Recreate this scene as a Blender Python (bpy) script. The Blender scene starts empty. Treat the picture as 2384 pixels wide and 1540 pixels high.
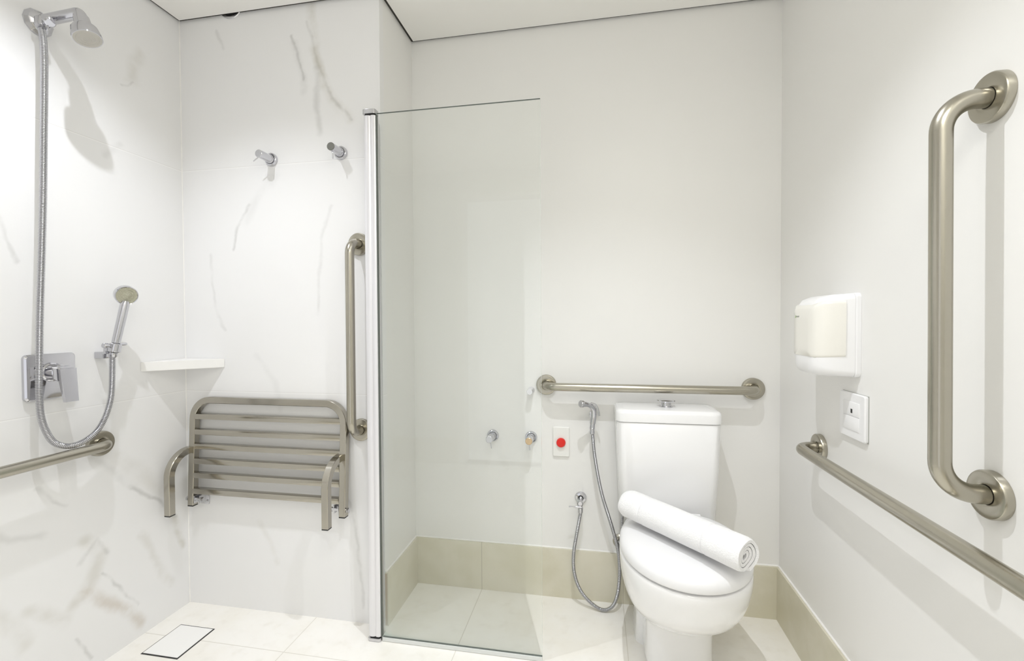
import bpy, bmesh, math, random
from mathutils import Vector, Matrix, noise

random.seed(7)
PI = math.pi
sc = bpy.context.scene
col = sc.collection

# ------------------------------------------------------------------ camera
F, CX, CY, YAW, PIT, ROLL, CH = 1052.13, 1198.18, 769.24, 0.17858, -0.01867, -0.0050, 1.1289
cam_d = bpy.data.cameras.new('camera')
cam = bpy.data.objects.new('camera', cam_d)
col.objects.link(cam)
cam_d.sensor_fit = 'HORIZONTAL'
cam_d.sensor_width = 36.0
cam_d.lens = F * 36.0 / 2384.0
cam_d.shift_x = (1192 - CX) / 2384.0
cam_d.shift_y = (CY - 770) / 2384.0
cam_d.clip_start = 0.01
fw = Vector((-math.sin(YAW) * math.cos(PIT), math.cos(YAW) * math.cos(PIT), math.sin(PIT)))
rt = Vector((math.cos(YAW), math.sin(YAW), 0))
up = rt.cross(fw)
r2 = rt * math.cos(ROLL) + up * math.sin(ROLL)
u2 = -rt * math.sin(ROLL) + up * math.cos(ROLL)
M3 = Matrix((r2, u2, -fw)).transposed()
cam.matrix_world = Matrix.Translation((0, 0, CH)) @ M3.to_4x4()
sc.camera = cam

# ------------------------------------------------------------------ world, exposure
w = bpy.data.worlds.new('world')
sc.world = w
w.use_nodes = True
w.node_tree.nodes['Background'].inputs[0].default_value = (0.97, 0.975, 1.0, 1)
w.node_tree.nodes['Background'].inputs[1].default_value = 1.38
vs = sc.view_settings
vs.view_transform = 'Standard'
vs.look = 'None'
vs.gamma = 1
vs.use_curve_mapping = False
vs.exposure = -0.25
sc.cycles.max_bounces = 16
sc.cycles.diffuse_bounces = 12
sc.cycles.glossy_bounces = 8
sc.cycles.transparent_max_bounces = 16

# ------------------------------------------------------------------ two recessed downlights and an added soft fill lamp
LA = (-1.17, 0.88, 2.312)
LB = (0.00, 0.92, 2.312)
LC = (0.22, -0.08, 2.312)
def lamp(kind, loc, power, colr, size, cone=128, blend=1.0):
    d = bpy.data.lights.new('downlight_or_fill', kind)
    if kind == 'AREA':
        d.shape = 'DISK'; d.size = size
    else:
        d.shadow_soft_size = size; d.spot_size = math.radians(cone); d.spot_blend = blend
    d.energy = power
    d.color = colr
    o = bpy.data.objects.new('downlight_or_fill', d)
    o.location = loc
    col.objects.link(o)
    return o
lamp('SPOT', LA, 50.0, (0.92, 0.945, 1.0), 0.008, 121)
lamp('SPOT', LB, 70.0, (0.93, 0.955, 1.0), 0.010, 106)
lamp('AREA', LC, 12.5, (1.0, 0.988, 0.92), 0.50)  # added unseen fill lamp, lifts the ambient light

# room measures
XL, Y1, XS, Y2, XR, ZC = -1.6216, 1.5476, -0.7730, 1.8420, 0.6790, 2.3192
YF = -0.50
HB = 0.199

# ------------------------------------------------------------------ node helpers
def mat(name, base=(.8, .8, .8), rough=.5, metal=0., spec=.5, coat=0., **kw):
    m = bpy.data.materials.new(name)
    m.use_nodes = True
    b = m.node_tree.nodes['Principled BSDF']
    b.inputs['Base Color'].default_value = (*base, 1)
    b.inputs['Roughness'].default_value = rough
    b.inputs['Metallic'].default_value = metal
    b.inputs['Specular IOR Level'].default_value = spec
    b.inputs['Coat Weight'].default_value = coat
    b.inputs['Coat Roughness'].default_value = 0.05
    for k, v in kw.items():
        b.inputs[k.replace('_', ' ')].default_value = v
    return m
class NT:
    def __init__(s, m):
        s.m = m; s.t = m.node_tree; s.n = s.t.nodes; s.l = s.t.links
        s.b = s.n['Principled BSDF']
    def set(s, inp, v):
        if isinstance(v, bpy.types.NodeSocket): s.l.new(v, inp)
        else: inp.default_value = v
    def math(s, op, a, b=0., c=None, clamp=False):
        n = s.n.new('ShaderNodeMath'); n.operation = op; n.use_clamp = clamp
        s.set(n.inputs[0], a); s.set(n.inputs[1], b)
        if c is not None: s.set(n.inputs[2], c)
        return n.outputs[0]
    def vm(s, op, a, b=None, scale=None):
        n = s.n.new('ShaderNodeVectorMath'); n.operation = op
        s.set(n.inputs[0], a)
        if b is not None: s.set(n.inputs[1], b)
        if scale is not None: s.set(n.inputs['Scale'], scale)
        return n.outputs['Value'] if op in ('LENGTH', 'DOT_PRODUCT', 'DISTANCE') else n.outputs[0]
    def obj(s):
        return s.n.new('ShaderNodeTexCoord').outputs['Object']
    def sep(s, v):
        n = s.n.new('ShaderNodeSeparateXYZ'); s.l.new(v, n.inputs[0]); return n.outputs
    def comb(s, x, y, z):
        n = s.n.new('ShaderNodeCombineXYZ')
        for i, v in enumerate((x, y, z)): s.set(n.inputs[i], v)
        return n.outputs[0]
    def noise(s, vec, scale, detail=4, rough=.5, colr=False):
        n = s.n.new('ShaderNodeTexNoise'); s.l.new(vec, n.inputs['Vector'])
        n.inputs['Scale'].default_value = scale; n.inputs['Detail'].default_value = detail
        n.inputs['Roughness'].default_value = rough
        return n.outputs['Color' if colr else 'Fac']
    def mapr(s, v, a, b, c=0., d=1., smooth=True):
        n = s.n.new('ShaderNodeMapRange')
        n.interpolation_type = 'SMOOTHSTEP' if smooth else 'LINEAR'
        s.set(n.inputs['Value'], v)
        for k, x in zip(('From Min', 'From Max', 'To Min', 'To Max'), (a, b, c, d)): n.inputs[k].default_value = x
        return n.outputs[0]
    def mix(s, f, a, b):
        n = s.n.new('ShaderNodeMix'); n.data_type = 'RGBA'
        s.set(n.inputs[0], f)
        s.set(n.inputs[6], a if isinstance(a, bpy.types.NodeSocket) else (*a, 1))
        s.set(n.inputs[7], b if isinstance(b, bpy.types.NodeSocket) else (*b, 1))
        return n.outputs[2]
    def line(s, coord, pos, half):            # 1 at |coord-pos|<half
        return s.mapr(s.math('ABSOLUTE', s.math('SUBTRACT', coord, pos)), half * .6, half * 1.4, 1, 0)
    def bump(s, h, strength=.3, dist=.001):
        n = s.n.new('ShaderNodeBump'); n.inputs['Strength'].default_value = strength
        n.inputs['Distance'].default_value = dist; s.l.new(h, n.inputs['Height'])
        s.l.new(n.outputs[0], s.b.inputs['Normal'])
    def color(s, c): s.l.new(c, s.b.inputs['Base Color'])

# ------------------------------------------------------------------ materials
WHITE_W = (0.82, 0.82, 0.825)
def marble(name, axis, veins, joints):
    """veined white slab tile; veins: (points[(u,z)], width, strength, tone)"""
    m = mat(name, WHITE_W, .33, 0, .45)
    t = NT(m)
    o = t.obj(); x, y, z = t.sep(o)
    u = x if axis == 'x' else y
    P = t.comb(u, z, 0)
    nv = t.noise(P, 9, 3, .5, True)
    W1 = t.vm('ADD', P, t.vm('SCALE', t.vm('SUBTRACT', nv, (.5, .5, .5)), scale=.042))
    nv2 = t.noise(P, 40, 4, .6, True)
    W2 = t.vm('MULTIPLY', t.vm('ADD', W1, t.vm('SCALE', t.vm('SUBTRACT', nv2, (.5, .5, .5)), scale=.007)), (1, 1, 0))
    patch = t.mapr(t.noise(P, 14, 3), .30, .62, .25, 1)
    c = t.mix(t.mapr(t.noise(P, 2.2, 4), .45, .75, 0, .35), WHITE_W, (.795, .79, .775))
    for pts, wd, st, tone in veins:
        acc = None
        for a, b in zip(pts, pts[1:]):
            a = Vector((*a, 0)); b = Vector((*b, 0)); ba = b - a
            pa = t.vm('SUBTRACT', W2, tuple(a))
            h = t.math('DIVIDE', t.vm('DOT_PRODUCT', pa, tuple(ba)), ba.length_squared, clamp=True)
            d = t.vm('LENGTH', t.vm('SUBTRACT', pa, t.vm('SCALE', tuple(ba), scale=h)))
            acc = d if acc is None else t.math('MINIMUM', acc, d)
        k = t.mapr(acc, 0, wd, st, 0)
        c = t.mix(t.math('MULTIPLY', k, patch), c, tone)
    for j in joints:
        c = t.mix(t.math('MULTIPLY', t.line(z, j, .0011), .22), c, (.5, .48, .45))
        c = t.mix(t.math('MULTIPLY', t.line(z, j - .0025, .0012), .7), c, (.93, .93, .93))
    t.color(c)
    return m
G1 = (.42, .42, .41); G2 = (.56, .54, .48); BR = (.55, .49, .42)
M_marble_back = marble('marble_tile_shower', 'x', [
    ([(-1.125, 2.21), (-1.10, 2.13), (-1.087, 2.04)], .009, .50, G1),
    ([(-1.115, 2.18), (-1.095, 2.10), (-1.08, 2.0)], .022, .22, G1),
    ([(-1.065, 2.25), (-1.04, 2.16), (-1.01, 2.06), (-.97, 1.98), (-.885, 1.88)], .010, .52, G1),
    ([(-1.04, 2.16), (-1.01, 2.06), (-.97, 1.98), (-.89, 1.88)], .028, .3, G2),
    ([(-1.20, 1.70), (-1.28, 1.62), (-1.34, 1.52)], .030, .14, G1),
    ([(-1.46, 2.27), (-1.42, 2.20)], .012, .25, G1),
    ([(-1.30, 1.0), (-1.22, .9), (-1.2, .8)], .02, .12, G1),
    ([(-1.05, 2.32), (-1.03, 2.14), (-1.0, 2.02)], .030, .5, G2),
    ([(-1.03, 2.08), (-1.025, 1.96), (-1.02, 1.84)], .022, .35, G1),
    ([(-1.32, 1.585), (-1.375, 1.50), (-1.40, 1.42)], .010, .40, G1),
    ([(-.975, 1.56), (-1.02, 1.44), (-1.025, 1.27), (-1.03, 1.16)], .012, .22, G1),
    ([(-1.50, 1.40), (-1.48, 1.20), (-1.44, 1.10)], .012, .2, G1),
    ([(-.92, .50), (-.89, .36), (-.86, .06)], .010, .28, G1),
    ([(-1.30, .35), (-1.22, .2)], .02, .18, G2),
], (0.861, 1.735))
M_marble_left = marble('marble_tile_left', 'y', [
    ([(1.36, 1.985), (1.345, 1.965), (1.32, 1.962)], .007, .6, G1),
    ([(1.385, 2.10), (1.36, 2.06), (1.355, 1.99)], .035, .35, G2),
    ([(1.31, 1.75), (1.26, 1.70)], .02, .2, G1),
    ([(1.32, .555), (1.37, .50), (1.44, .45), (1.49, .37)], .012, .48, G1),
    ([(1.20, .70), (1.26, .62), (1.33, .55)], .02, .2, G1),
    ([(1.36, .36), (1.42, .22), (1.47, .12)], .025, .3, G2),
    ([(.90, .62), (.98, .52), (1.06, .50)], .02, .25, G1),
    ([(1.28, .66), (1.36, .58), (1.43, .50)], .045, .25, G2),
    ([(.97, 1.45), (.99, 1.36), (1.02, 1.31)], .010, .35, G1),
    ([(1.17, .43), (1.22, .37), (1.19, .29), (1.14, .24)], .035, .45, G2),
    ([(1.16, .36), (1.21, .42), (1.24, .36)], .012, .4, G1),
    ([(1.17, .26), (1.24, .19), (1.30, .12), (1.35, .05)], .032, .6, BR),
    ([(1.22, .30), (1.29, .20), (1.34, .12)], .010, .4, G1),
    ([(1.46, .42), (1.50, .32), (1.52, .24)], .022, .55, G2),
    ([(1.15, .13), (1.18, .04)], .010, .4, G1),
    ([(1.02, .30), (1.08, .24), (1.12, .20)], .030, .35, G2),
    ([(1.05, .65), (1.09, .60), (1.12, .56)], .010, .3, G1),
    ([(.80, .20), (.95, .35), (1.02, .20)], .030, .3, G2),
], (0.861, 1.735))

def plain_wall(name, base, rough=.38):
    m = mat(name, base, rough, 0, .4)
    t = NT(m); o = t.obj()
    t.color(t.mix(t.mapr(t.noise(o, 1.6, 3), .35, .7), base, tuple(v * .985 for v in base)))
    return m
M_wall = plain_wall('painted_wall', (.825, .820, .805))
M_ceil = plain_wall('ceiling_paint', (.89, .88, .855), .7)
M_gap_shade = mat('gap_shade', (.05, .048, .04), .8)  # dark colour painted in for the shade inside the ceiling gap

def floor_mat():
    m = mat('floor_tile', (.8, .78, .72), .28, 0, .5)
    t = NT(m); o = t.obj(); x, y, z = t.sep(o)
    n = t.mapr(t.noise(o, 3.0, 6, .62), .36, .66)
    c = t.mix(n, (.90, .885, .85), (.86, .835, .775))
    c = t.mix(t.mapr(t.noise(o, 22, 4), .5, .8, 0, .25), c, (.68, .64, .56))
    g = None
    for cx in (-1.056, -.476, .104, .684):
        k = t.line(x, cx, .0014); g = k if g is None else t.math('MAXIMUM', g, k)
    for cy in (1.362, .782, .202, -.378, -.958):
        g = t.math('MAXIMUM', g, t.line(y, cy, .0014))
    c = t.mix(t.math('MULTIPLY', g, .55), c, (.52, .49, .42))
    t.color(c)
    return m
M_floor = floor_mat()
def base_mat():
    m = mat('baseboard_tile', (.5, .46, .36), .35, 0, .4)
    t = NT(m); o = t.obj(); x, y, z = t.sep(o)
    n = t.mapr(t.noise(o, 4.0, 6, .6), .35, .66)
    c = t.mix(n, (.695, .665, .56), (.63, .60, .475))
    g = None
    for cx in (-.476, .104):
        k = t.line(x, cx, .0014); g = k if g is None else t.math('MAXIMUM', g, k)
    for cy in (1.15, .57, -.01):
        g = t.math('MAXIMUM', g, t.line(y, cy, .0014))
    c = t.mix(t.math('MULTIPLY', g, .6), c, (.36, .33, .26))
    t.color(c)
    return m
M_base = base_mat()
M_edge = mat('raw_tile_edge', (.50, .40, .28), .8)
M_grout = mat('white_caulk', (.88, .87, .85), .5)
M_chrome = mat('chrome', (.60, .60, .63), .05, 1)
M_chrome_s = mat('chrome_satin', (.62, .62, .64), .2, 1)
def steel(name, base, r):
    m = mat(name, base, r, 1)
    t = NT(m); o = t.obj()
    t.color(t.mix(t.mapr(t.noise(o, 5, 2), .3, .8), base, tuple(v * .95 for v in base)))
    return m
M_steel = steel('brushed_steel', (.46, .435, .37), .26)
M_steel2 = steel('seat_steel', (.47, .445, .39), .17)
M_hose = mat('hose_metal', (.52, .52, .54), .16, 1)
M_alu = mat('satin_aluminium', (.78, .775, .80), .35, .5)
M_ceramic = mat('sanitary_ceramic', (.84, .84, .845), .10, 0, .5, .3)
M_lid = mat('toilet_lid_plastic', (.78, .78, .79), .16, 0, .5)
M_plast = mat('white_plastic', (.84, .84, .85), .3, 0, .5)
M_warm_refl = mat('warm_reflection', (.80, .785, .735), .25, 0, .5)  # cream tone paints the warm room reflected in the cover
M_red = mat('red_button', (.72, .012, .006), .3, 0, .5)
M_blk = mat('black_rubber', (.02, .02, .02), .5)
M_green = mat('green_print', (.25, .42, .12), .5)
M_grey = mat('grey_print', (.35, .36, .33), .5)
M_spray = mat('spray_plate', (.48, .47, .38), .35, .3)
NTs = NT(M_spray)
_o = NTs.obj()
_v = NTs.n.new('ShaderNodeTexVoronoi'); _v.inputs['Scale'].default_value = 330
NTs.l.new(_o, _v.inputs['Vector'])
NTs.color(NTs.mix(NTs.mapr(_v.outputs['Distance'], .15, .35), (.62, .61, .54), (.42, .41, .32)))
M_shelf = mat('white_stone', (.85, .845, .83), .3)
M_door = mat('door_wood', (.32, .24, .17), .5)
def towel_mat():
    m = mat('terry_cloth', (.84, .84, .85), .95, 0, .1)
    m.node_tree.nodes['Principled BSDF'].inputs['Sheen Weight'].default_value = .3
    t = NT(m); o = t.obj()
    t.bump(t.noise(o, 300, 3), .8, .003)
    return m
M_towel = towel_mat()
M_towel_in = mat('towel_fold', (.82, .80, .74), .95, 0, .1)
def glass_mat(name, tint, refl=1.0):
    m = bpy.data.materials.new(name); m.use_nodes = True
    t = m.node_tree; n = t.nodes; l = t.links
    n.remove(n['Principled BSDF'])
    tr = n.new('ShaderNodeBsdfTransparent'); tr.inputs[0].default_value = (*tint, 1)
    gl = n.new('ShaderNodeBsdfGlossy'); gl.inputs['Roughness'].default_value = 0.0
    gl.inputs['Color'].default_value = (.95, 1, .98, 1)
    fr = n.new('ShaderNodeFresnel'); fr.inputs['IOR'].default_value = 1.5
    mu = n.new('ShaderNodeMath'); mu.operation = 'MULTIPLY'; mu.inputs[1].default_value = refl
    l.new(fr.outputs[0], mu.inputs[0])
    mx = n.new('ShaderNodeMixShader')
    l.new(mu.outputs[0], mx.inputs[0]); l.new(tr.outputs[0], mx.inputs[1]); l.new(gl.outputs[0], mx.inputs[2])
    l.new(mx.outputs[0], n['Material Output'].inputs[0])
    return m
M_glass = glass_mat('clear_glass', (.990, .995, .991), .65)
M_glass_edge = mat('glass_edge', (.74, .80, .77), .15, 0, .5)
M_seal = mat('clear_seal', (.70, .72, .71), .3, 0, .5)
M_lampdisc = mat('lamp_ring', (.85, .85, .84), .4)

# ------------------------------------------------------------------ mesh helpers
def new_obj(name, bm, material, parent=None, smooth=True, sharp=35):
    me = bpy.data.meshes.new(name)
    bmesh.ops.recalc_face_normals(bm, faces=bm.faces)
    bm.to_mesh(me); bm.free()
    if smooth:
        for p in me.polygons: p.use_smooth = True
        me.set_sharp_from_angle(angle=math.radians(sharp))
    for mm in (material if isinstance(material, (list, tuple)) else [material]):
        me.materials.append(mm)
    o = bpy.data.objects.new(name, me)
    col.objects.link(o)
    if parent is not None:
        o.parent = parent
        # keep world coordinates: parts are modelled in world space
        o.matrix_parent_inverse = parent_inv(parent)
    return o
def world_of(o):
    M = Matrix.LocRotScale(o.location, o.rotation_euler, o.scale)
    if o.parent is not None:
        return world_of(o.parent) @ o.matrix_parent_inverse @ M
    return M
def parent_inv(p):
    return world_of(p).inverted()
def thing(name, label, cat, loc, group=None):
    o = bpy.data.objects.new(name, None)
    o.empty_display_size = .05
    o.location = loc
    col.objects.link(o)
    tag(o, label, cat, group)
    return o
def tag(o, label, cat, group=None):
    o['label'] = label; o['category'] = cat
    if group: o['group'] = group
def struct(name, bm, material, **kw):
    o = new_obj(name, bm, material, smooth=False)
    o['kind'] = 'structure'
    return o
def B(): return bmesh.new()
def box(bm, a, b, bevel=0, seg=2, mi=0):
    a = Vector(a); b = Vector(b)
    c = (a + b) / 2; s = b - a
    r = bmesh.ops.create_cube(bm, size=1, matrix=Matrix.Translation(c) @ Matrix.Diagonal((abs(s.x), abs(s.y), abs(s.z), 1)))
    vs_ = r['verts']
    fs = {f for v in vs_ for f in v.link_faces}
    for f in fs: f.material_index = mi
    if bevel:
        es = list({e for v in vs_ for e in v.link_edges})
        bmesh.ops.bevel(bm, geom=es, offset=bevel, segments=seg, profile=.5, affect='EDGES')
    return bm
def frame(d, ref=None):
    d = Vector(d).normalized()
    ref = Vector(ref) if ref is not None else (Vector((0, 0, 1)) if abs(d.z) < .9 else Vector((1, 0, 0)))
    a = (ref - d * ref.dot(d)).normalized()
    return a, d.cross(a)
def lathe(bm, p, d, prof, n=40, mi=0, cap=True):
    """prof: list (t along d, radius)"""
    p = Vector(p); d = Vector(d).normalized(); a, b = frame(d)
    rings = []
    for t, r in prof:
        if r < 1e-6:
            rings.append([bm.verts.new(p + d * t)])
        else:
            rings.append([bm.verts.new(p + d * t + (a * math.cos(2 * PI * k / n) + b * math.sin(2 * PI * k / n)) * r) for k in range(n)])
    for q, s in zip(rings, rings[1:]):
        for k in range(n):
            k2 = (k + 1) % n
            if len(q) == 1 and len(s) == 1: continue
            if len(q) == 1: f = bm.faces.new((q[0], s[k], s[k2]))
            elif len(s) == 1: f = bm.faces.new((q[k], q[k2], s[0]))
            else: f = bm.faces.new((q[k], q[k2], s[k2], s[k]))
            f.material_index = mi
    if cap:
        for q in (rings[0], rings[-1]):
            if len(q) > 2: bm.faces.new(q).material_index = mi
    return bm
def fillet(pts, r, n=10):
    pts = [Vector(p) for p in pts]
    out = [pts[0]]
    for i in range(1, len(pts) - 1):
        p0, p, p1 = pts[i - 1], pts[i], pts[i + 1]
        a = (p0 - p).normalized(); b = (p1 - p).normalized()
        ang = a.angle(b); t = r / math.tan(ang / 2)
        t = min(t, (p0 - p).length * .98, (p1 - p).length * .98)
        rr = t * math.tan(ang / 2)
        c = p + (a + b).normalized() * (rr / math.sin(ang / 2))
        s = p + a * t - c; e = p + b * t - c
        ax = s.cross(e).normalized(); tot = s.angle(e)
        for k in range(n + 1):
            out.append(c + Matrix.Rotation(tot * k / n, 3, ax) @ s)
    out.append(pts[-1])
    return out
def catmull(pts, step):
    pts = [Vector(p) for p in pts]
    P = [pts[0] * 2 - pts[1]] + pts + [pts[-1] * 2 - pts[-2]]
    dense = []
    for i in range(1, len(P) - 2):
        p0, p1, p2, p3 = P[i - 1:i + 3]
        for k in range(40):
            t = k / 40
            dense.append(.5 * ((2 * p1) + (-p0 + p2) * t + (2 * p0 - 5 * p1 + 4 * p2 - p3) * t * t + (-p0 + 3 * p1 - 3 * p2 + p3) * t ** 3))
    dense.append(P[-2])
    out = [dense[0]]; acc = 0
    for a, b in zip(dense, dense[1:]):
        L = (b - a).length
        if L < 1e-9: continue
        pos = step - acc
        while pos <= L:
            out.append(a.lerp(b, pos / L)); pos += step
        acc = L - (pos - step)
    out.append(dense[-1])
    return out
def tube(bm, path, r, n=20, ref=None, square=False, radf=None, mi=0, bev=.12):
    path = [Vector(p) for p in path]
    T = []
    for i in range(len(path)):
        a = path[max(0, i - 1)]; b = path[min(len(path) - 1, i + 1)]
        T.append((b - a).normalized())
    a, _ = frame(T[0], ref)
    rings = []
    for i, p in enumerate(path):
        a = (a - T[i] * a.dot(T[i])).normalized(); b = T[i].cross(a)
        rr = r * (radf(i) if radf else 1)
        if square:
            ring = []
            k_ = bev
            for sx, sy in ((1, 1), (-1, 1), (-1, -1), (1, -1)):
                if sx * sy > 0: offs = ((1, 1 - k_), (1 - k_, 1))
                else: offs = ((1 - k_, 1), (1, 1 - k_))
                for ox, oy in offs:
                    ring.append(bm.verts.new(p + a * (rr * sx * ox) + b * (rr * sy * oy)))
            rings.append(ring)
        else:
            rings.append([bm.verts.new(p + (a * math.cos(2 * PI * k / n) + b * math.sin(2 * PI * k / n)) * rr) for k in range(n)])
    for q, s in zip(rings, rings[1:]):
        m_ = len(q)
        for k in range(m_):
            bm.faces.new((q[k], q[(k + 1) % m_], s[(k + 1) % m_], s[k])).material_index = mi
    bm.faces.new(rings[0]).material_index = mi; bm.faces.new(rings[-1]).material_index = mi
    return bm
def subsurf(o, lv=2):
    m = o.modifiers.new('smooth', 'SUBSURF'); m.levels = lv; m.render_levels = lv
    return o
def prism(bm, poly, z0, z1, bevel=0, mi=0):
    lo = [bm.verts.new((x, y, z0)) for x, y in poly]
    hi = [bm.verts.new((x, y, z1)) for x, y in poly]
    n = len(poly)
    bm.faces.new(lo); bm.faces.new(hi)
    for k in range(n): bm.faces.new((lo[k], lo[(k + 1) % n], hi[(k + 1) % n], hi[k]))
    if bevel:
        bmesh.ops.recalc_face_normals(bm, faces=bm.faces)
        bmesh.ops.bevel(bm, geom=list(bm.edges), offset=bevel, segments=2, affect='EDGES')
    return bm
def hose_bm(bm, pts, r, pitch=.0045):
    path = catmull(pts, pitch / 3)
    tube(bm, path, r, n=12, radf=lambda i: (1.0, 1.0, .70)[i % 3])
    return bm
def rrect(cu, cv, hu, hv, r, n=6):
    out = []
    for (sx, sy, a0) in ((1, 1, 0), (-1, 1, PI / 2), (-1, -1, PI), (1, -1, 3 * PI / 2)):
        for k in range(n + 1):
            a = a0 + (PI / 2) * k / n
            out.append((cu + sx * (hu - r) + r * math.cos(a), cv + sy * (hv - r) + r * math.sin(a)))
    return out
def plate(bm, axis, sections, mi=0):
    """loft of rounded rectangles; sections: (offset along axis, poly). axis 'x' -> poly is (y,z); 'y' -> (x,z)"""
    rings = []
    for off, poly in sections:
        if axis == 'x': rings.append([bm.verts.new((off, p, q)) for p, q in poly])
        elif axis == 'y': rings.append([bm.verts.new((p, off, q)) for p, q in poly])
        else: rings.append([bm.verts.new((p, q, off)) for p, q in poly])
    for q, s in zip(rings, rings[1:]):
        n = len(q)
        for k in range(n): bm.faces.new((q[k], q[(k + 1) % n], s[(k + 1) % n], s[k])).material_index = mi
    bm.faces.new(rings[0]).material_index = mi; bm.faces.new(rings[-1]).material_index = mi
    return bm

# ------------------------------------------------------------------ room shell
T = .12
ZT = 2.43
struct('floor', box(B(), (XL - T, YF - T, -.1), (XR + T, Y2 + T, 0)), M_floor)
struct('wall_left', box(B(), (XL - T, YF - T, -.1), (XL, Y1, ZT)), M_marble_left)
struct('wall_shower', box(B(), (XL - T, Y1, -.1), (XS, Y1 + .03, ZT)), M_marble_back)
struct('wall_return', box(B(), (XS - .06, Y1 + .03, -.1), (XS, Y2, ZT)), M_wall)
# the end face of the shower wall tile shares the painted return: thin paint skin flush with it
struct('wall_back', box(B(), (XS - .06, Y2, -.1), (XR + T, Y2 + T, ZT)), M_wall)
struct('wall_right', box(B(), (XR, YF - T, -.1), (XR + T, Y2, ZT)), M_wall)
# front wall behind the camera with an open doorway to the bright corridor
DX0, DX1, DH = -1.02, -.34, 2.10
bm = B(); box(bm, (XL, YF - T, -.1), (DX0, YF, ZT)); box(bm, (DX1, YF - T, -.1), (XR, YF, ZT)); box(bm, (DX0, YF - T, DH), (DX1, YF, ZT)); box(bm, (DX0, YF - T, -.1), (DX1, YF, 0))
struct('wall_front', bm, M_wall)
bm = B(); box(bm, (DX0 - .05, YF, 0), (DX0, YF + .012, DH + .05)); box(bm, (DX1, YF, 0), (DX1 + .05, YF + .012, DH + .05)); box(bm, (DX0, YF, DH), (DX1, YF + .012, DH + .05))
struct('door_1', bm, M_grout)
pl = bpy.data.lights.new('doorway_portal', 'AREA'); pl.shape = 'RECTANGLE'; pl.size = DX1 - DX0; pl.size_y = DH; pl.cycles.is_portal = True
po = bpy.data.objects.new('doorway_portal', pl); po.location = ((DX0 + DX1) / 2, YF - .02, DH / 2); po.rotation_euler = (PI / 2, 0, 0); col.objects.link(po)
# suspended ceiling panel with a shadow gap at the walls, the slab above it
g = .012
bm = B()
prism(bm, [(XL + g, YF + g), (XR - g, YF + g), (XR - g, Y2 - g), (XS + g, Y2 - g), (XS + g, Y1 - g), (XL + g, Y1 - g)], ZC, ZC + .07)
struct('ceiling', bm, M_ceil)
struct('ceiling_slab', box(B(), (XL - T, YF - T, ZT), (XR + T, Y2 + T, ZT + .1)), M_gap_shade)
bl = .012
bm = box(B(), (XS, Y1, 0), (XS + bl, Y2, HB)); struct('baseboard_return', bm, [M_base])
bm = box(B(), (XS + bl, Y2 - bl, 0), (XR - bl, Y2, HB)); struct('baseboard_back', bm, M_base)
bm = box(B(), (XR - bl, YF, 0), (XR, Y2, HB)); struct('baseboard_right', bm, M_base)
bm = B(); box(bm, (XL, YF, 0), (DX0 - .05, YF + bl, HB)); box(bm, (DX1 + .05, YF, 0), (XR - bl, YF + bl, HB)); struct('baseboard_front', bm, M_base)
# raw clay edge of the cut baseboard tile and the white caulk beads above the baseboards
bm = box(B(), (XS + .0005, Y1 - .0012, .004), (XS + bl - .0035, Y1, HB - .003)); struct('trim_1', bm, M_edge)
bm = B()
tube(bm, [(XS + .002, Y1 + .003, HB + .001), (XS + .002, Y2 - .002, HB + .001)], .0035, 8)
tube(bm, [(XS + .004, Y2 - .002, HB + .001), (XR - .004, Y2 - .002, HB + .001)], .0035, 8)
tube(bm, [(XR - .002, Y2 - .004, HB + .001), (XR - .002, YF, HB + .001)], .0035, 8)
struct('trim_2', bm, M_grout)
bm = B()
tube(bm, [(XL + .0005, Y1 - .0005, 0.001), (XL + .0005, Y1 - .0005, ZC + .05)], .0022, 8)
struct('trim_3', bm, M_grout)
# dark strip added in the gap to paint in its shade
bm = B()
z0, z1 = ZC + .006, ZC + .012
box(bm, (XL, YF, z0), (XL + g, Y1, z1)); box(bm, (XL + g, Y1 - g, z0), (XS, Y1, z1)); box(bm, (XS, Y1 - g, z0), (XS + g, Y2, z1))
box(bm, (XS + g, Y2 - g, z0), (XR, Y2, z1)); box(bm, (XR - g, YF, z0), (XR, Y2 - g, z1))
struct('trim_4', bm, M_gap_shade)

# rings of both downlights and of the added fill lamp (out of the frame above, seen only in reflections)
for k, (loc, r) in enumerate(((LA, .055), (LB, .055), (LC, .27))):
    bm = B()
    lathe(bm, (loc[0], loc[1], ZC - .001), (0, 0, -1), [(0, r * .80), (.003, r * .80), (.005, r * .95), (.004, r), (0, r)], 40, cap=False)
    struct('trim_%d' % (5 + k), bm, M_lampdisc)

# ------------------------------------------------------------------ grab bars
def grab_bar(label, p0, p1, nrm, d, rb=.016, rf=.041, bend=.045):
    p0 = Vector(p0); p1 = Vector(p1); nrm = Vector(nrm)
    t = thing('grab_bar', label, 'grab bar', p0, 'brushed steel grab bars on the walls')
    path = fillet([p0 + nrm * .004, p0 + nrm * d, p1 + nrm * d, p1 + nrm * .004], bend, 14)
    bm = B(); tube(bm, path, rb, 28); new_obj('bar', bm, M_steel, t, sharp=50)
    for p in (p0, p1):
        bm = B()
        lathe(bm, p + nrm * .0003, nrm, [(0, rf), (.011, rf), (.0135, rf - .0015), (.0145, rf - .005), (.0145, rb + .005), (.0125, rb + .001)], 48, cap=False)
        new_obj('flange', bm, M_steel, t)
    return t
grab_bar('horizontal grab bar on the left marble wall, cut by the photo edge', (XL, 1.221, .733), (XL, .42, .733), (1, 0, 0), .058)
grab_bar('vertical grab bar beside the shower seat, half behind the screen post', (-.859, Y1, 1.417), (-.859, Y1, .731), (0, -1, 0), .072)
grab_bar('horizontal grab bar on the back wall above the toilet tank', (-.201, Y2, .871), (.583, Y2, .871), (0, -1, 0), .065)
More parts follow.
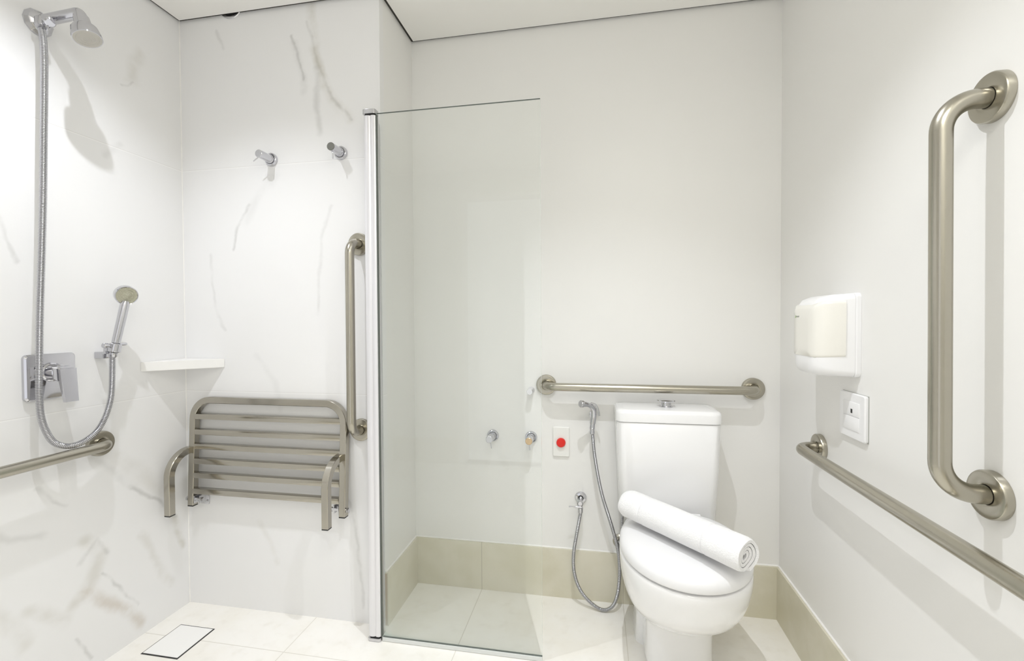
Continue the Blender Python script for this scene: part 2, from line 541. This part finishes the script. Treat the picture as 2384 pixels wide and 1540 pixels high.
grab_bar('horizontal grab bar on the right wall below the switch plate', (XR, 1.525, .738), (XR, .62, .738), (-1, 0, 0), .068)
grab_bar('large vertical grab bar on the right wall, nearest the camera', (XR, .922, 1.512), (XR, .914, .824), (-1, 0, 0), .082, .0165, .042, .055)

# ------------------------------------------------------------------ wall shower
t = thing('wall_shower', 'chrome wall shower arm with bell head, high on the left marble wall', 'shower', (XL, 1.080, 2.020))
c = Vector((XL + .0003, 1.080, 2.018))
bm = B(); lathe(bm, c, (1, 0, 0), [(0, .037), (.003, .037), (.014, .031), (.024, .020), (.026, .016)], 12, cap=False)
new_obj('flange', bm, M_chrome, t, sharp=18)
A0 = Vector((XL + .012, 1.080, 2.022)); A1 = Vector((-1.468, 1.080, 2.028)); HX = Vector((-1.438, 1.078, 1.945))
hd = (HX - A1).normalized()
bm = B(); tube(bm, fillet([A0, A1, A1 + hd * .020], .014), .0150, 28); new_obj('arm', bm, M_chrome, t, sharp=50)
bm = B()
lathe(bm, A1 + hd * .014, hd, [(0, .0130), (.0005, .0160), (.0025, .0185), (.033, .0200), (.036, .0290), (.040, .0315), (.064, .0350), (.070, .0345), (.070, .0325)], 44, cap=False)
sh = new_obj('shower_head', bm, M_chrome, t)
bm = B(); lathe(bm, A1 + hd * .0795, hd, [(0, .0), (0, .0335), (.0045, .0325), (.0045, .026), (.0035, .025), (.0045, .018), (.0035, .017), (.0045, .010), (.0035, .009), (.0045, 0)], 40, cap=False)
new_obj('spray_face', bm, mat('spray_face_grey', (.50, .48, .44), .4, .2), sh)
bm = B()
lathe(bm, (-1.588, 1.068, 2.014), (.35, -.25, -.9), [(0, .016), (.026, .015), (.030, .012), (.030, 0)], 24, cap=False)
new_obj('diverter', bm, M_chrome, t)
bm = B()
lathe(bm, (-1.560, 1.060, 2.010), (.75, -.2, -.55), [(0, .010), (.012, .010), (.014, .014), (.030, .013), (.033, .010), (.033, 0)], 20, cap=False)
new_obj('diverter_knob', bm, M_chrome, t)

# hand shower with its hose
t = thing('hand_shower', 'chrome hand shower on a long ribbed hose, on the left marble wall', 'hand shower', (-1.555, 1.222, 1.03))
b0 = Vector((-1.5600, 1.222, 1.020)); b1 = Vector((-1.535, 1.247, 1.205))
hx = (b1 - b0).normalized()
bm = B(); lathe(bm, b0 + hx * .045, hx, [(0, .0095), (.002, .012), (.13, .0128), (.142, .010)], 28); new_obj('handle', bm, M_chrome, t)
bm = B(); lathe(bm, b0, hx, [(0, .009), (.003, .0110), (.014, .0110), (.016, .0095), (.042, .0110), (.0445, .0090)], 24); new_obj('hose_nut', bm, M_chrome, t)
fd = Vector((.86, -.42, -.30)).normalized()
hc = Vector((-1.548, 1.255, 1.228))
bm = B(); lathe(bm, hc - fd * .008, fd, [(0, 0), (0, .020), (.006, .029), (.012, .0315), (.030, .0315), (.032, .0300), (.031, .0285)], 40, cap=False)
hh = new_obj('spray_head', bm, M_chrome, t)
bm = B(); lathe(bm, hc + fd * .0215, fd, [(0, .0286), (.0015, .0280), (.0015, .021), (.0005, .0205), (.0015, .014), (.0005, .0135), (.0015, .008), (0.0025, .006), (.0025, 0)], 36, cap=False)
new_obj('spray_face', bm, M_spray, hh)
bm = B()
hose_bm(bm, [(-1.583, 1.064, 1.985), (-1.576, 1.062, 1.955), (-1.568, 1.058, 1.88), (-1.566, 1.052, 1.70), (-1.567, 1.047, 1.50), (-1.569, 1.041, 1.32),
             (-1.570, 1.034, 1.15), (-1.570, 1.030, 1.02), (-1.570, 1.028, .92), (-1.571, 1.034, .85), (-1.573, 1.056, .79), (-1.573, 1.083, .765), (-1.572, 1.115, .7575),
             (-1.572, 1.150, .766), (-1.571, 1.182, .79), (-1.569, 1.206, .835), (-1.566, 1.219, .89), (-1.564, 1.222, .95), (-1.5610, 1.222, 1.022)], .0088)
new_obj('hose', bm, M_hose, t, sharp=60)
t = thing('shower_bracket', 'small square chrome wall bracket holding the hand shower', 'bracket', (XL, 1.225, 1.035))
bm = box(B(), (XL + .0003, 1.212, 1.015), (-1.583, 1.240, 1.037), .003); new_obj('bracket_arm', bm, M_chrome, t)
bm = B()
lathe(bm, (-1.5575, 1.2245, 1.036), hx, [(0, .0150), (.002, .0165), (.026, .0165), (.028, .0150), (.027, .0122), (.001, .0122), (0, .0150)], 28, cap=False)
box(bm, (-1.586, 1.212, 1.030), (-1.570, 1.232, 1.050), .003)
new_obj('cradle', bm, M_chrome, t)
bm = B()
lathe(bm, (-1.557, 1.213, 1.058), (.1, -1, .05), [(0, .0065), (.010, .0065), (.012, .0085), (.022, .0085), (.024, .0065), (.024, 0)], 18, cap=False)
new_obj('clamp_screw', bm, M_chrome, t)
bm = B()
lathe(bm, (-1.557, 1.241, 1.060), (.1, 1, .05), [(0, .0050), (.020, .0050), (.022, .004), (.022, 0)], 14, cap=False)
new_obj('clamp_screw', bm, M_chrome, t)

# mixer valve
t = thing('mixer_valve', 'square chrome shower mixer plate with hanging lever on the left wall', 'shower valve', (XL, 1.086, .97))
bm = B()
pc = (1.086, .972)
plate(bm, 'x', [(XL + .0003, rrect(*pc, .065, .068, .012)), (XL + .009, rrect(*pc, .065, .068, .012)), (XL + .013, rrect(*pc, .061, .064, .010))])
new_obj('face_plate', bm, M_chrome, t, sharp=25)
bm = B(); lathe(bm, (XL + .013, 1.085, .985), (1, 0, 0), [(0, .029), (.004, .028), (.006, .024), (.034, .0225), (.037, .020)], 40); new_obj('cartridge_body', bm, M_chrome, t)
bm = B()
plate(bm, 'x', [(XL + .046, rrect(1.086, .984, .022, .020, .006)), (XL + .064, rrect(1.086, .980, .021, .022, .005)), (XL + .070, rrect(1.087, .976, .019, .022, .004))])
vv = [bm.verts.new(p) for p in ((XL + .058, 1.066, .992), (XL + .074, 1.066, .996), (XL + .074, 1.108, .996), (XL + .058, 1.108, .992), (XL + .076, 1.070, .898), (XL + .086, 1.070, .898), (XL + .086, 1.104, .898), (XL + .076, 1.104, .898))]
for q in ((0, 1, 2, 3), (4, 5, 6, 7), (0, 1, 5, 4), (1, 2, 6, 5), (2, 3, 7, 6), (3, 0, 4, 7)): bm.faces.new([vv[i] for i in q])
new_obj('lever', bm, M_chrome, t, sharp=25)

# corner shelf
bm = B(); prism(bm, [(XL + .0004, Y1 - .0004), (XL + .0004, 1.364), (-1.441, Y1 - .0004)], .955, .989, .0015)
o = new_obj('corner_shelf', bm, M_shelf, sharp=30); tag(o, 'white triangular stone shelf in the shower corner above the folded seat', 'shelf')

# ------------------------------------------------------------------ folded shower seat
t = thing('folding_bench', 'folded brushed steel slatted shower seat on the marble shower wall', 'shower seat', (-1.219, Y1, .43))
# folded up: hinged low on its brackets, the top leaning against the wall
sx0, sx1, zt, zb, hr = -1.5645, -.9175, .8275, .4165, .0125
def fy(z): return 1.5135 + (z - .425) / .417 * .019
bm = B(); tube(bm, fillet([(sx0, fy(zb), zb), (sx0, fy(zt), zt), (sx1, fy(zt), zt), (sx1, fy(zb), zb)], .075, 12), hr, ref=(0, 1, 0), square=True)
new_obj('frame', bm, M_steel2, t, sharp=30)
for z in (.763, .7025, .6460, .5890, .5335, .4720):
    y = fy(z)
    bm = box(B(), (sx0 + .011, y - .0125, z - .0105), (sx1 - .011, y + .0105, z + .0105), .0015)
    new_obj('slat', bm, M_steel2, t)
ay = 1.427
for x in (sx0 - .0125, sx1 - .0125):
    bm = B(); tube(bm, fillet([(x, fy(.632) - .004, .632), (x, ay, .632), (x, ay, .410)], .084, 12), hr, ref=(1, 0, 0), square=True)
    s_ = new_obj('support_arm', bm, M_steel2, t, sharp=30)
    bm = box(B(), (x - .0118, ay - .0118, .4055), (x + .0118, ay + .0118, .4095)); new_obj('end_cap', bm, M_blk, s_)
sy = fy(zb)
for x in (sx0, sx1):
    bm = box(B(), (x - .0118, sy - .0118, .4120), (x + .0118, sy + .0118, .4163)); new_obj('end_cap', bm, M_blk, t)
for x, s_ in ((sx0, 1), (sx1, -1)):
    bm = B()
    box(bm, (x - .022 + s_ * .022, Y1 - .0045, .408), (x + .022 + s_ * .022, Y1 - .0003, .462), .0015)
    box(bm, (x + s_ * .013, sy - .010, .424), (x + s_ * .018, Y1 - .004, .454), .001)
    box(bm, (x + s_ * .034, sy - .004, .424), (x + s_ * .039, Y1 - .004, .454), .001)
    lathe(bm, (x - s_ * .020, sy - .001, .439), (s_, 0, 0), [(0, .006), (.066, .006)], 16)
    lathe(bm, (x - s_ * .024, sy - .001, .439), (s_, 0, 0), [(0, .009), (.008, .009)], 6)
    lathe(bm, (x + s_ * .044, sy - .001, .439), (s_, 0, 0), [(0, .009), (.008, .009)], 6)
    lathe(bm, (x + s_ * .036, Y1 - .004, .420), (0, -1, 0), [(0, .006), (.005, .006)], 6)
    new_obj('wall_bracket', bm, M_chrome_s, t)

# ------------------------------------------------------------------ floor drain
t = thing('floor_drain', 'square white shower drain cover with a dark slot in the floor', 'drain', (-1.46, 1.347, 0))
bm = box(B(), (-1.533, 1.270, -.001), (-1.386, 1.423, .0008)); new_obj('slot', bm, M_blk, t, smooth=False)
bm = box(B(), (-1.5300, 1.2755, .0002), (-1.3915, 1.4198, .0014)); new_obj('cover', bm, mat('drain_cover', (.88, .875, .86), .6), t, smooth=False)

# ------------------------------------------------------------------ lever valves on the walls
def lever_valve(label, p, pin, tip_mat=None, L=.068):
    p = Vector(p); n = Vector((0, -1, 0))
    t = thing('lever_valve', label, 'tap valve', p, 'chrome lever valves on the walls')
    bm = B(); lathe(bm, p + n * .0003, n, [(0, .0250), (.004, .0250), (.009, .0235), (.0105, .0215), (.0105, .0185), (.0095, .018)], 36, cap=False); new_obj('flange', bm, M_chrome, t)
    bm = B(); lathe(bm, p + n * .006, n, [(0, .017), (.010, .0165), (.012, .0150), (L - .010, .0145), (L - .007, .0142)], 32); new_obj('body', bm, M_chrome, t)
    bm = B(); lathe(bm, p + n * L, n, [(-.0015, .0142), (.002, .0142), (.0032, .0128), (.0032, 0)], 32, cap=False); new_obj('end_disc', bm, tip_mat or M_chrome_s, t)
    q = p + n * (L - .012); pin = Vector(pin).normalized()
    bm = B(); lathe(bm, q + pin * .0135, pin, [(0, .0022), (.024, .0022), (.026, .0016)], 12); new_obj('lever_pin', bm, M_chrome, t)
lever_valve('left of the two upper chrome lever valves on the shower wall', (-1.219, Y1, 1.752), (-.75, 0, -.5))
lever_valve('right upper chrome lever valve with a dark reflection painted on its end, near the screen post', (-.929, Y1, 1.757), (.0, 0, -1), mat('dark_reflection', (.22, .22, .20), .35, 1))  # dark grey of the disc paints a reflection in the chrome end
lever_valve('left chrome lever valve low on the back wall, behind the glass', (-.427, Y2, .652), (.15, 0, -1))
lever_valve('chrome lever valve with a brown reflection painted on its end behind the glass, beside the red button', (-.265, Y2, .652), (.05, 0, -1), mat('brown_reflection', (.62, .45, .26), .25, 1))  # brown of the disc is a reflection painted onto the chrome end
bm = B(); lathe(bm, (-.264, Y2 - .0003, .846), (0, -1, 0), [(0, .0140), (.003, .0140), (.005, .0125), (.046, .0125), (.049, .011), (.049, 0)], 28, cap=False)
o = new_obj('wall_peg', bm, M_alu); tag(o, 'short pale metal peg on the back wall under the grab bar end', 'hook')

# ------------------------------------------------------------------ glass screen
t = thing('shower_screen', 'frameless clear glass shower screen hinged on a pale metal post', 'shower screen', (-.773, 1.50, 0))
gy = 1.4752
bm = B()
gx0, gx1, gz0, gz1 = -.750, -.178, .014, 1.855
box(bm, (gx0, gy - .004, gz0), (gx1, gy + .004, gz1))
bm.faces.ensure_lookup_table()
for f in bm.faces:
    nn = f.normal
    f.material_index = 0 if abs(nn.y) > .9 else (2 if nn.z > .9 else 1)
bmesh.ops.rotate(bm, verts=bm.verts, cent=(gx0, gy, 0), matrix=Matrix.Rotation(math.radians(.15), 3, 'Z'))
new_obj('glass_pane', bm, [M_glass, M_glass_edge, mat('glass_top_edge', (.10, .13, .12), .3)], t, smooth=False)
bm = B()
prof = [(-.795, 1.487), (-.797, 1.476), (-.793, 1.465), (-.784, 1.461), (-.775, 1.4625), (-.770, 1.4655), (-.765, 1.4625), (-.757, 1.4625), (-.751, 1.466), (-.751, 1.490), (-.795, 1.490)]
prism(bm, prof, .018, 1.846); new_obj('post', bm, M_alu, t, sharp=40)
bm = box(B(), (-.792, 1.4905, .010), (-.777, Y1 - .0003, 1.852), .001); new_obj('wall_channel', bm, M_alu, t)
for z0, z1 in ((1.852, 1.868), (.0006, .012)):
    bm = B(); prism(bm, [(x, y) for x, y in rrect(-.774, 1.477, .024, .0165, .008, 4)], z0, z1, .0008); new_obj('post_cap', bm, M_chrome_s, t, sharp=30)
for z0, z1 in ((1.8455, 1.8525), (.0118, .0185)):
    bm = box(B(), (-.790, 1.466, z0), (-.756, 1.488, z1)); new_obj('hinge_pin', bm, M_blk, t, smooth=False)
bm = box(B(), (-.7508, gy - .0058, gz0), (-.7490, gy + .0058, gz1 - .004)); new_obj('gasket', bm, mat('dark_gasket', (.12, .13, .12), .4), t, smooth=False)
bm = B(); box(bm, (gx0 + .004, gy - .0062, .0015), (gx1 - .0, gy + .0062, .0140))
new_obj('bottom_seal', bm, M_seal, t, smooth=False)

# ------------------------------------------------------------------ emergency button
t = thing('emergency_button', 'round red push button on a white wall plate beside the glass', 'alarm button', (-.142, Y2, .64))
bm = B(); c2 = (-.1415, .639)
plate(bm, 'y', [(Y2 - .0003, rrect(*c2, .034, .061, .005)), (Y2 - .006, rrect(*c2, .034, .061, .005)), (Y2 - .009, rrect(*c2, .031, .058, .004))]); new_obj('plate', bm, mat('plate_plastic', (.825, .825, .80), .35), t, sharp=30)
bm = B(); lathe(bm, (-.1415, Y2 - .009, .637), (0, -1, 0), [(0, .0185), (.008, .0185), (.011, .0165), (.0125, .010), (.0125, 0)], 36, cap=False); new_obj('button', bm, M_red, t)

# ------------------------------------------------------------------ bidet sprayer
t = thing('bidet_sprayer', 'chrome hand bidet sprayer with ribbed hose hanging left of the toilet', 'bidet sprayer', (-.017, 1.80, .72))
bm = B()
hp = catmull([(-.016, 1.785, .712), (-.014, 1.785, .735), (-.010, 1.783, .765), (-.013, 1.776, .790), (-.030, 1.760, .806), (-.052, 1.742, .813)], .002)
nn_ = len(hp)
def hf(i):
    s = i / (nn_ - 1)
    return 1.0 if s < .12 else 1.18 if s < .5 else 1.18 - .35 * (s - .5) / .25 if s < .75 else .83 + .35 * (s - .75) / .25
tube(bm, hp, .0098, 20, radf=hf); new_obj('handle', bm, M_chrome, t, sharp=50)
bm = B(); lathe(bm, (-.048, 1.746, .812), (-.75, -.62, .12), [(0, .0105), (.004, .0135), (.014, .0135), (.016, .012), (.016, 0)], 24, cap=False); new_obj('spray_nozzle', bm, M_chrome, t)
bm = B(); tube(bm, catmull([(-.022, 1.768, .812), (-.004, 1.772, .806), (.006, 1.775, .786), (.011, 1.776, .762)], .003), .0038, 12); new_obj('trigger', bm, M_chrome, t, sharp=50)
bm = B(); lathe(bm, (-.0165, 1.785, .688), (.02, 0, 1), [(0, .0075), (.002, .0095), (.010, .0100), (.012, .0088), (.018, .0088), (.024, .0105), (.026, .0095)], 20); new_obj('hose_nut', bm, M_chrome, t)
bm = B()
hose_bm(bm, [(-.0625, 1.790, .3710), (-.066, 1.789, .35), (-.077, 1.785, .29), (-.089, 1.781, .215), (-.089, 1.78, .15), (-.075, 1.78, .093), (-.050, 1.776, .052), (-.015, 1.77, .023), (.018, 1.765, .0095),
             (.045, 1.765, .014), (.066, 1.768, .035), (.080, 1.774, .075), (.087, 1.78, .13), (.087, 1.78, .19), (.080, 1.78, .25), (.060, 1.78, .325), (.040, 1.78, .39), (.020, 1.78, .457), (.004, 1.782, .535), (-.009, 1.784, .62), (-.016, 1.785, .70)], .0072, .0040)
new_obj('hose', bm, M_hose, t, sharp=60)
bm = B(); box(bm, (-.026, Y2 - .014, .742), (-.002, Y2 - .0003, .768), .002); box(bm, (-.019, 1.796, .750), (-.009, Y2 - .012, .762), .001)
o = new_obj('sprayer_holder', bm, M_chrome); tag(o, 'tiny chrome wall holder behind the bidet sprayer handle', 'holder')
# angle valve
t = thing('angle_valve', 'small chrome angle valve with a rod lever feeding the bidet hose', 'tap valve', (-.063, Y2, .412))
bm = B(); lathe(bm, (-.063, Y2 - .0003, .414), (0, -1, 0), [(0, .0235), (.003, .0235), (.009, .020), (.011, .012)], 36, cap=False); new_obj('flange', bm, M_chrome, t)
bm = B(); lathe(bm, (-.063, Y2 - .006, .414), (0, -1, 0), [(0, .0095), (.040, .0095), (.052, .0115), (.060, .0115), (.063, .008)], 24)
lathe(bm, (-.0625, 1.790, .414), (0, 0, -1), [(0, .0085), (.020, .0085), (.022, .0105), (.040, .0100), (.042, .0085)], 20); new_obj('body', bm, M_chrome, t)
bm = B(); lathe(bm, (-.056, 1.780, .399), (-1, -.15, .03), [(0, .0035), (.050, .0028), (.052, .002)], 12); new_obj('lever_pin', bm, M_chrome, t)
# water supply behind the toilet
t = thing('supply_valve', 'chrome water supply connector on the wall behind the toilet bowl', 'water valve', (.092, Y2, .245))
bm = B(); lathe(bm, (.092, Y2 - .0003, .248), (0, -1, 0), [(0, .028), (.003, .028), (.010, .022), (.012, .013)], 32, cap=False); new_obj('flange', bm, M_steel, t)
bm = B(); lathe(bm, (.092, Y2 - .008, .248), (0, -1, 0), [(0, .012), (.022, .012), (.024, .015), (.034, .015), (.036, .010)], 24); new_obj('body', bm, M_chrome_s, t)
bm = B(); hose_bm(bm, [(.092, Y2 - .036, .248), (.095, Y2 - .040, .262), (.098, Y2 - .036, .32), (.100, Y2 - .034, .37), (.101, Y2 - .034, .412)], .0055); new_obj('supply_hose', bm, M_hose, t, sharp=60)

# ------------------------------------------------------------------ toilet
TX = .262
t = thing('toilet', 'white close-coupled ceramic toilet with closed lid below the back wall grab bar', 'toilet', (TX, 1.6, 0))
def egg(wd, yb, yf, yc, nb=3.0, nf=2.0, n=64, cx=TX, flat=1.0):
    out = []
    for k in range(n):
        a = 2 * PI * k / n
        ca, sa = math.cos(a), math.sin(a)
        if sa < 0:
            e = 2 / nf; y = yc - (yc - yf) * abs(sa) ** e
        else:
            e = 2 / nb; y = yc + (yb - yc) * abs(sa) ** e
        x = cx + wd * math.copysign(abs(ca) ** e, ca)
        out.append((x, y))
    return out
def loft(bm, secs):
    rings = [[bm.verts.new((x, y, z)) for x, y in poly] for z, poly in secs]
    for q, s in zip(rings, rings[1:]):
        n = len(q)
        for k in range(n): bm.faces.new((q[k], q[(k + 1) % n], s[(k + 1) % n], s[k]))
    bm.faces.new(rings[0]); bm.faces.new(rings[-1])
    return bm
bm = B()
loft(bm, [(0, egg(.106, 1.80, 1.455, 1.55, 4, 3.2)), (.02, egg(.104, 1.80, 1.460, 1.55, 4, 3.2)), (.10, egg(.102, 1.80, 1.463, 1.55, 4, 3.0)), (.155, egg(.104, 1.80, 1.455, 1.54, 4, 2.8)),
          (.185, egg(.112, 1.80, 1.430, 1.52, 2.3, 2.4)), (.205, egg(.128, 1.80, 1.385, 1.51, 2.3, 2.2)), (.235, egg(.150, 1.80, 1.330, 1.49, 2.3, 2.1)), (.275, egg(.169, 1.80, 1.280, 1.47, 2.3, 2.05)),
          (.32, egg(.182, 1.80, 1.245, 1.46, 2.3, 2.0)), (.365, egg(.189, 1.80, 1.226, 1.45, 2.3, 2.0)), (.40, egg(.190, 1.80, 1.220, 1.45, 2.3, 2.0)), (.411, egg(.188, 1.80, 1.222, 1.45, 2.3, 2.0)), (.415, egg(.183, 1.795, 1.228, 1.45, 2.3, 2.0))])
subsurf(new_obj('bowl', bm, M_ceramic, t, sharp=80))
# foot flare at the back of the pedestal
bm = B(); loft(bm, [(0, egg(.128, 1.80, 1.60, 1.66, 6, 4)), (.05, egg(.124, 1.80, 1.605, 1.66, 6, 4)), (.20, egg(.118, 1.80, 1.62, 1.67, 6, 4)), (.30, egg(.11, 1.80, 1.64, 1.68, 6, 4))])
new_obj('pedestal_skirt', bm, M_ceramic, t, sharp=60)
bm = B()
secs = [(.4172, egg(.186, 1.655, 1.2225, 1.45, 2.5, 2.0)), (.420, egg(.1895, 1.66, 1.2185, 1.45, 2.5, 2.0)), (.432, egg(.1900, 1.66, 1.218, 1.45, 2.5, 2.0)), (.442, egg(.1880, 1.659, 1.2205, 1.45, 2.5, 2.0)), (.450, egg(.183, 1.656, 1.227, 1.45, 2.5, 2.0)),
        (.457, egg(.174, 1.648, 1.240, 1.45, 2.5, 2.0)), (.462, egg(.160, 1.638, 1.262, 1.45, 2.4, 2.0)), (.4655, egg(.138, 1.62, 1.295, 1.45, 2.4, 2.0)), (.4675, egg(.10, 1.58, 1.345, 1.45, 2.3, 2.0)), (.4685, egg(.05, 1.51, 1.40, 1.45, 2.2, 2.0))]
loft(bm, secs); subsurf(new_obj('lid', bm, M_lid, t, sharp=80))
for s in (-1, 1):
    bm = B(); lathe(bm, (TX + s * .075 - .022, 1.668, .440), (1, 0, 0), [(0, .008), (.002, .0095), (.042, .0095), (.044, .008)], 20); new_obj('hinge', bm, M_lid, t)
def tankpoly(hx, y0, y1, r=.03): return rrect(TX - .012, (y0 + y1) / 2, hx, (y1 - y0) / 2, r, 8)
bm = B()
plate(bm, 'z', [(.4155, tankpoly(.160, 1.672, 1.822, .030)), (.425, tankpoly(.166, 1.666, 1.826, .032)), (.60, tankpoly(.174, 1.656, 1.830, .032)), (.764, tankpoly(.179, 1.650, 1.832, .032)), (.767, tankpoly(.176, 1.653, 1.829, .030))])
new_obj('tank', bm, M_ceramic, t, sharp=50)
bm = B()
plate(bm, 'z', [(.7685, tankpoly(.178, 1.651, 1.831, .031)), (.7700, tankpoly(.1815, 1.647, 1.834, .034)), (.798, tankpoly(.1815, 1.647, 1.834, .034)), (.806, tankpoly(.179, 1.650, 1.832, .032)), (.8105, tankpoly(.172, 1.657, 1.825, .028)), (.812, tankpoly(.155, 1.672, 1.810, .02))])
new_obj('tank_lid', bm, M_ceramic, t, sharp=50)
bm = B()
lathe(bm, (TX - .008, 1.742, .8118), (0, 0, 1), [(0, .0235), (.002, .0235), (.003, .0185), (.017, .0175), (.019, .020), (.0205, .0325), (.0225, .0335), (.025, .031), (.0262, .020), (.0262, 0)], 40, cap=False)
new_obj('flush_button', bm, M_chrome, t)

# rolled towel on the lid
a = Vector((.100, 1.545, 0)); b = Vector((.385, 1.240, 0))
axis = (b - a).normalized(); side = Vector((-axis.y, axis.x, 0)) * -1
L = (b - a).length
R0, th = .0535, .0088
ztop = .4690
bm = B()
turns = 3.6
def spir(s, off):       # s 0..1 from core to outside
    ang = -2 * PI * turns * (1 - s) - 1.9
    r = R0 - off - (R0 - .010) * (1 - s) * .92
    return r * math.cos(ang) * 1.06, r * math.sin(ang) * .93
NS = 150
outer = [spir(k / NS, 0) for k in range(NS + 1)]
inner = [spir(k / NS, th) for k in range(NS + 1)]
prof = outer + inner[::-1]
ncol = 150
zc = ztop + R0 * .93 + .0005
rows = []
for j in range(ncol + 1):
    s = j / ncol
    e = min(s, 1 - s) * L
    ru = 1 - .10 * max(0, 1 - e / .018) ** 2
    band = 0
    for c0 in (.205, .735):
        band -= .085 * math.exp(-((s - c0) * L / .0028) ** 2)
    row = []
    for i, (pu, pv) in enumerate(prof):
        k = ru + band * (1 if i <= NS else 0)
        wob = 1 + .018 * noise.noise(Vector((pu * 30, pv * 30, s * 5)))
        off = .006 * noise.noise(Vector((pu * 18, pv * 18, 3))) * (1 if s > .5 else -1) * max(0, 1 - e / .05)
        p = a + axis * (L * s + off + (.010 * (1 - (pu ** 2 + pv ** 2) / R0 ** 2) * (-1 if s > .5 else 1) * max(0, 1 - e / .02))) + side * (pu * k * wob)
        row.append(bm.verts.new((p.x, p.y, zc + max(pv * k * wob, -(R0 * .93)))))
    rows.append(row)
n = len(prof)
for q, s_ in zip(rows, rows[1:]):
    for k in range(n): bm.faces.new((q[k], q[(k + 1) % n], s_[(k + 1) % n], s_[k]))
for r_ in (rows[0], rows[-1]):
    for k in range(NS):
        bm.faces.new((r_[k], r_[k + 1], r_[n - 2 - k], r_[n - 1 - k]))
o = new_obj('rolled_towel', bm, M_towel, sharp=50)
tag(o, 'rolled white terry towel lying diagonally on the closed toilet lid', 'towel')

# ------------------------------------------------------------------ dispenser, switch plate on the right wall
t = thing('wall_dispenser', 'white plastic dispenser with rounded top on the right wall', 'dispenser', (XR, 1.395, 1.09))
bm = B(); cc = (1.397, 1.089)
plate(bm, 'x', [(XR - .0003, rrect(*cc, .081, .112, .014)), (XR - .010, rrect(*cc, .081, .112, .014)), (XR - .013, rrect(*cc, .079, .110, .013))]); new_obj('back_plate', bm, M_plast, t, sharp=30)
bm = B()
plate(bm, 'x', [(XR - .0135, rrect(1.397, 1.089, .0795, .1105, .016)), (XR - .060, rrect(1.398, 1.088, .077, .109, .020)), (XR - .085, rrect(1.400, 1.084, .072, .104, .026)), (XR - .097, rrect(1.402, 1.079, .064, .095, .030)), (XR - .102, rrect(1.403, 1.073, .052, .082, .030)), (XR - .1035, rrect(1.403, 1.070, .03, .05, .02))])
cov = new_obj('front_cover', bm, M_plast, t, sharp=50)
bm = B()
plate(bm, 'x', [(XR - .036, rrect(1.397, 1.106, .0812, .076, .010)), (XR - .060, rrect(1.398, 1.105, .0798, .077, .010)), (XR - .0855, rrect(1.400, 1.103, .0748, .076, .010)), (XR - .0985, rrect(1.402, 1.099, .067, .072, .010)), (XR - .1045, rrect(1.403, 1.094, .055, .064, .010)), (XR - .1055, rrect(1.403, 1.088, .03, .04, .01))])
new_obj('reflection_panel', bm, M_warm_refl, cov, sharp=50)  # painted warm reflection, laid over the white cover as a panel
bm = B(); lathe(bm, (XR - .1030, 1.448, 1.140), (-1, .12, .05), [(0, .004), (.002, .004)], 16); new_obj('logo_dot', bm, M_green, cov)
bm = B(); box(bm, (XR - .1062, 1.424, 1.1385), (XR - .1010, 1.442, 1.1420)); new_obj('logo_line', bm, M_grey, cov, smooth=False)

t = thing('switch_plate', 'white wall switch plate with two rockers and a tiny dark indicator', 'light switch', (XR, 1.340, .874))
bm = B(); cc = (1.340, .874)
plate(bm, 'x', [(XR - .0015, rrect(*cc, .060, .060, .006)), (XR - .007, rrect(*cc, .061, .061, .007)), (XR - .010, rrect(*cc, .058, .058, .006)), (XR - .0102, rrect(*cc, .040, .040, .003))]); new_obj('frame', bm, M_plast, t, sharp=30)
bm = box(B(), (XR - .0015, 1.2795, .8135), (XR - .0002, 1.4005, .9345)); new_obj('backing', bm, M_grey, t, smooth=False)
for z0, z1 in ((.8365, .8730), (.8745, .9115)):
    bm = box(B(), (XR - .0120, 1.3025, z0), (XR - .0098, 1.3775, z1), .0008); rk = new_obj('rocker', bm, M_plast, t)
bm = box(B(), (XR - .0124, 1.332, .882), (XR - .0118, 1.340, .893)); new_obj('indicator', bm, M_blk, rk, smooth=False)

# pipe opening in the shadow gap above the shower wall
t = thing('pipe_opening', 'small dark round pipe opening under the ceiling edge of the shower wall', 'wall opening', (-1.39, Y1, 2.335))
bm = B(); lathe(bm, (-1.388, Y1 - .0003, 2.357), (0, -1, 0), [(0, .052), (.003, .050), (.003, .043), (.0015, .042)], 36, cap=False); new_obj('rim', bm, M_chrome_s, t)
bm = B(); lathe(bm, (-1.388, Y1 - .0003, 2.357), (0, -1, 0), [(0, .0425), (.0008, .0425)], 36); new_obj('hole', bm, M_blk, t)
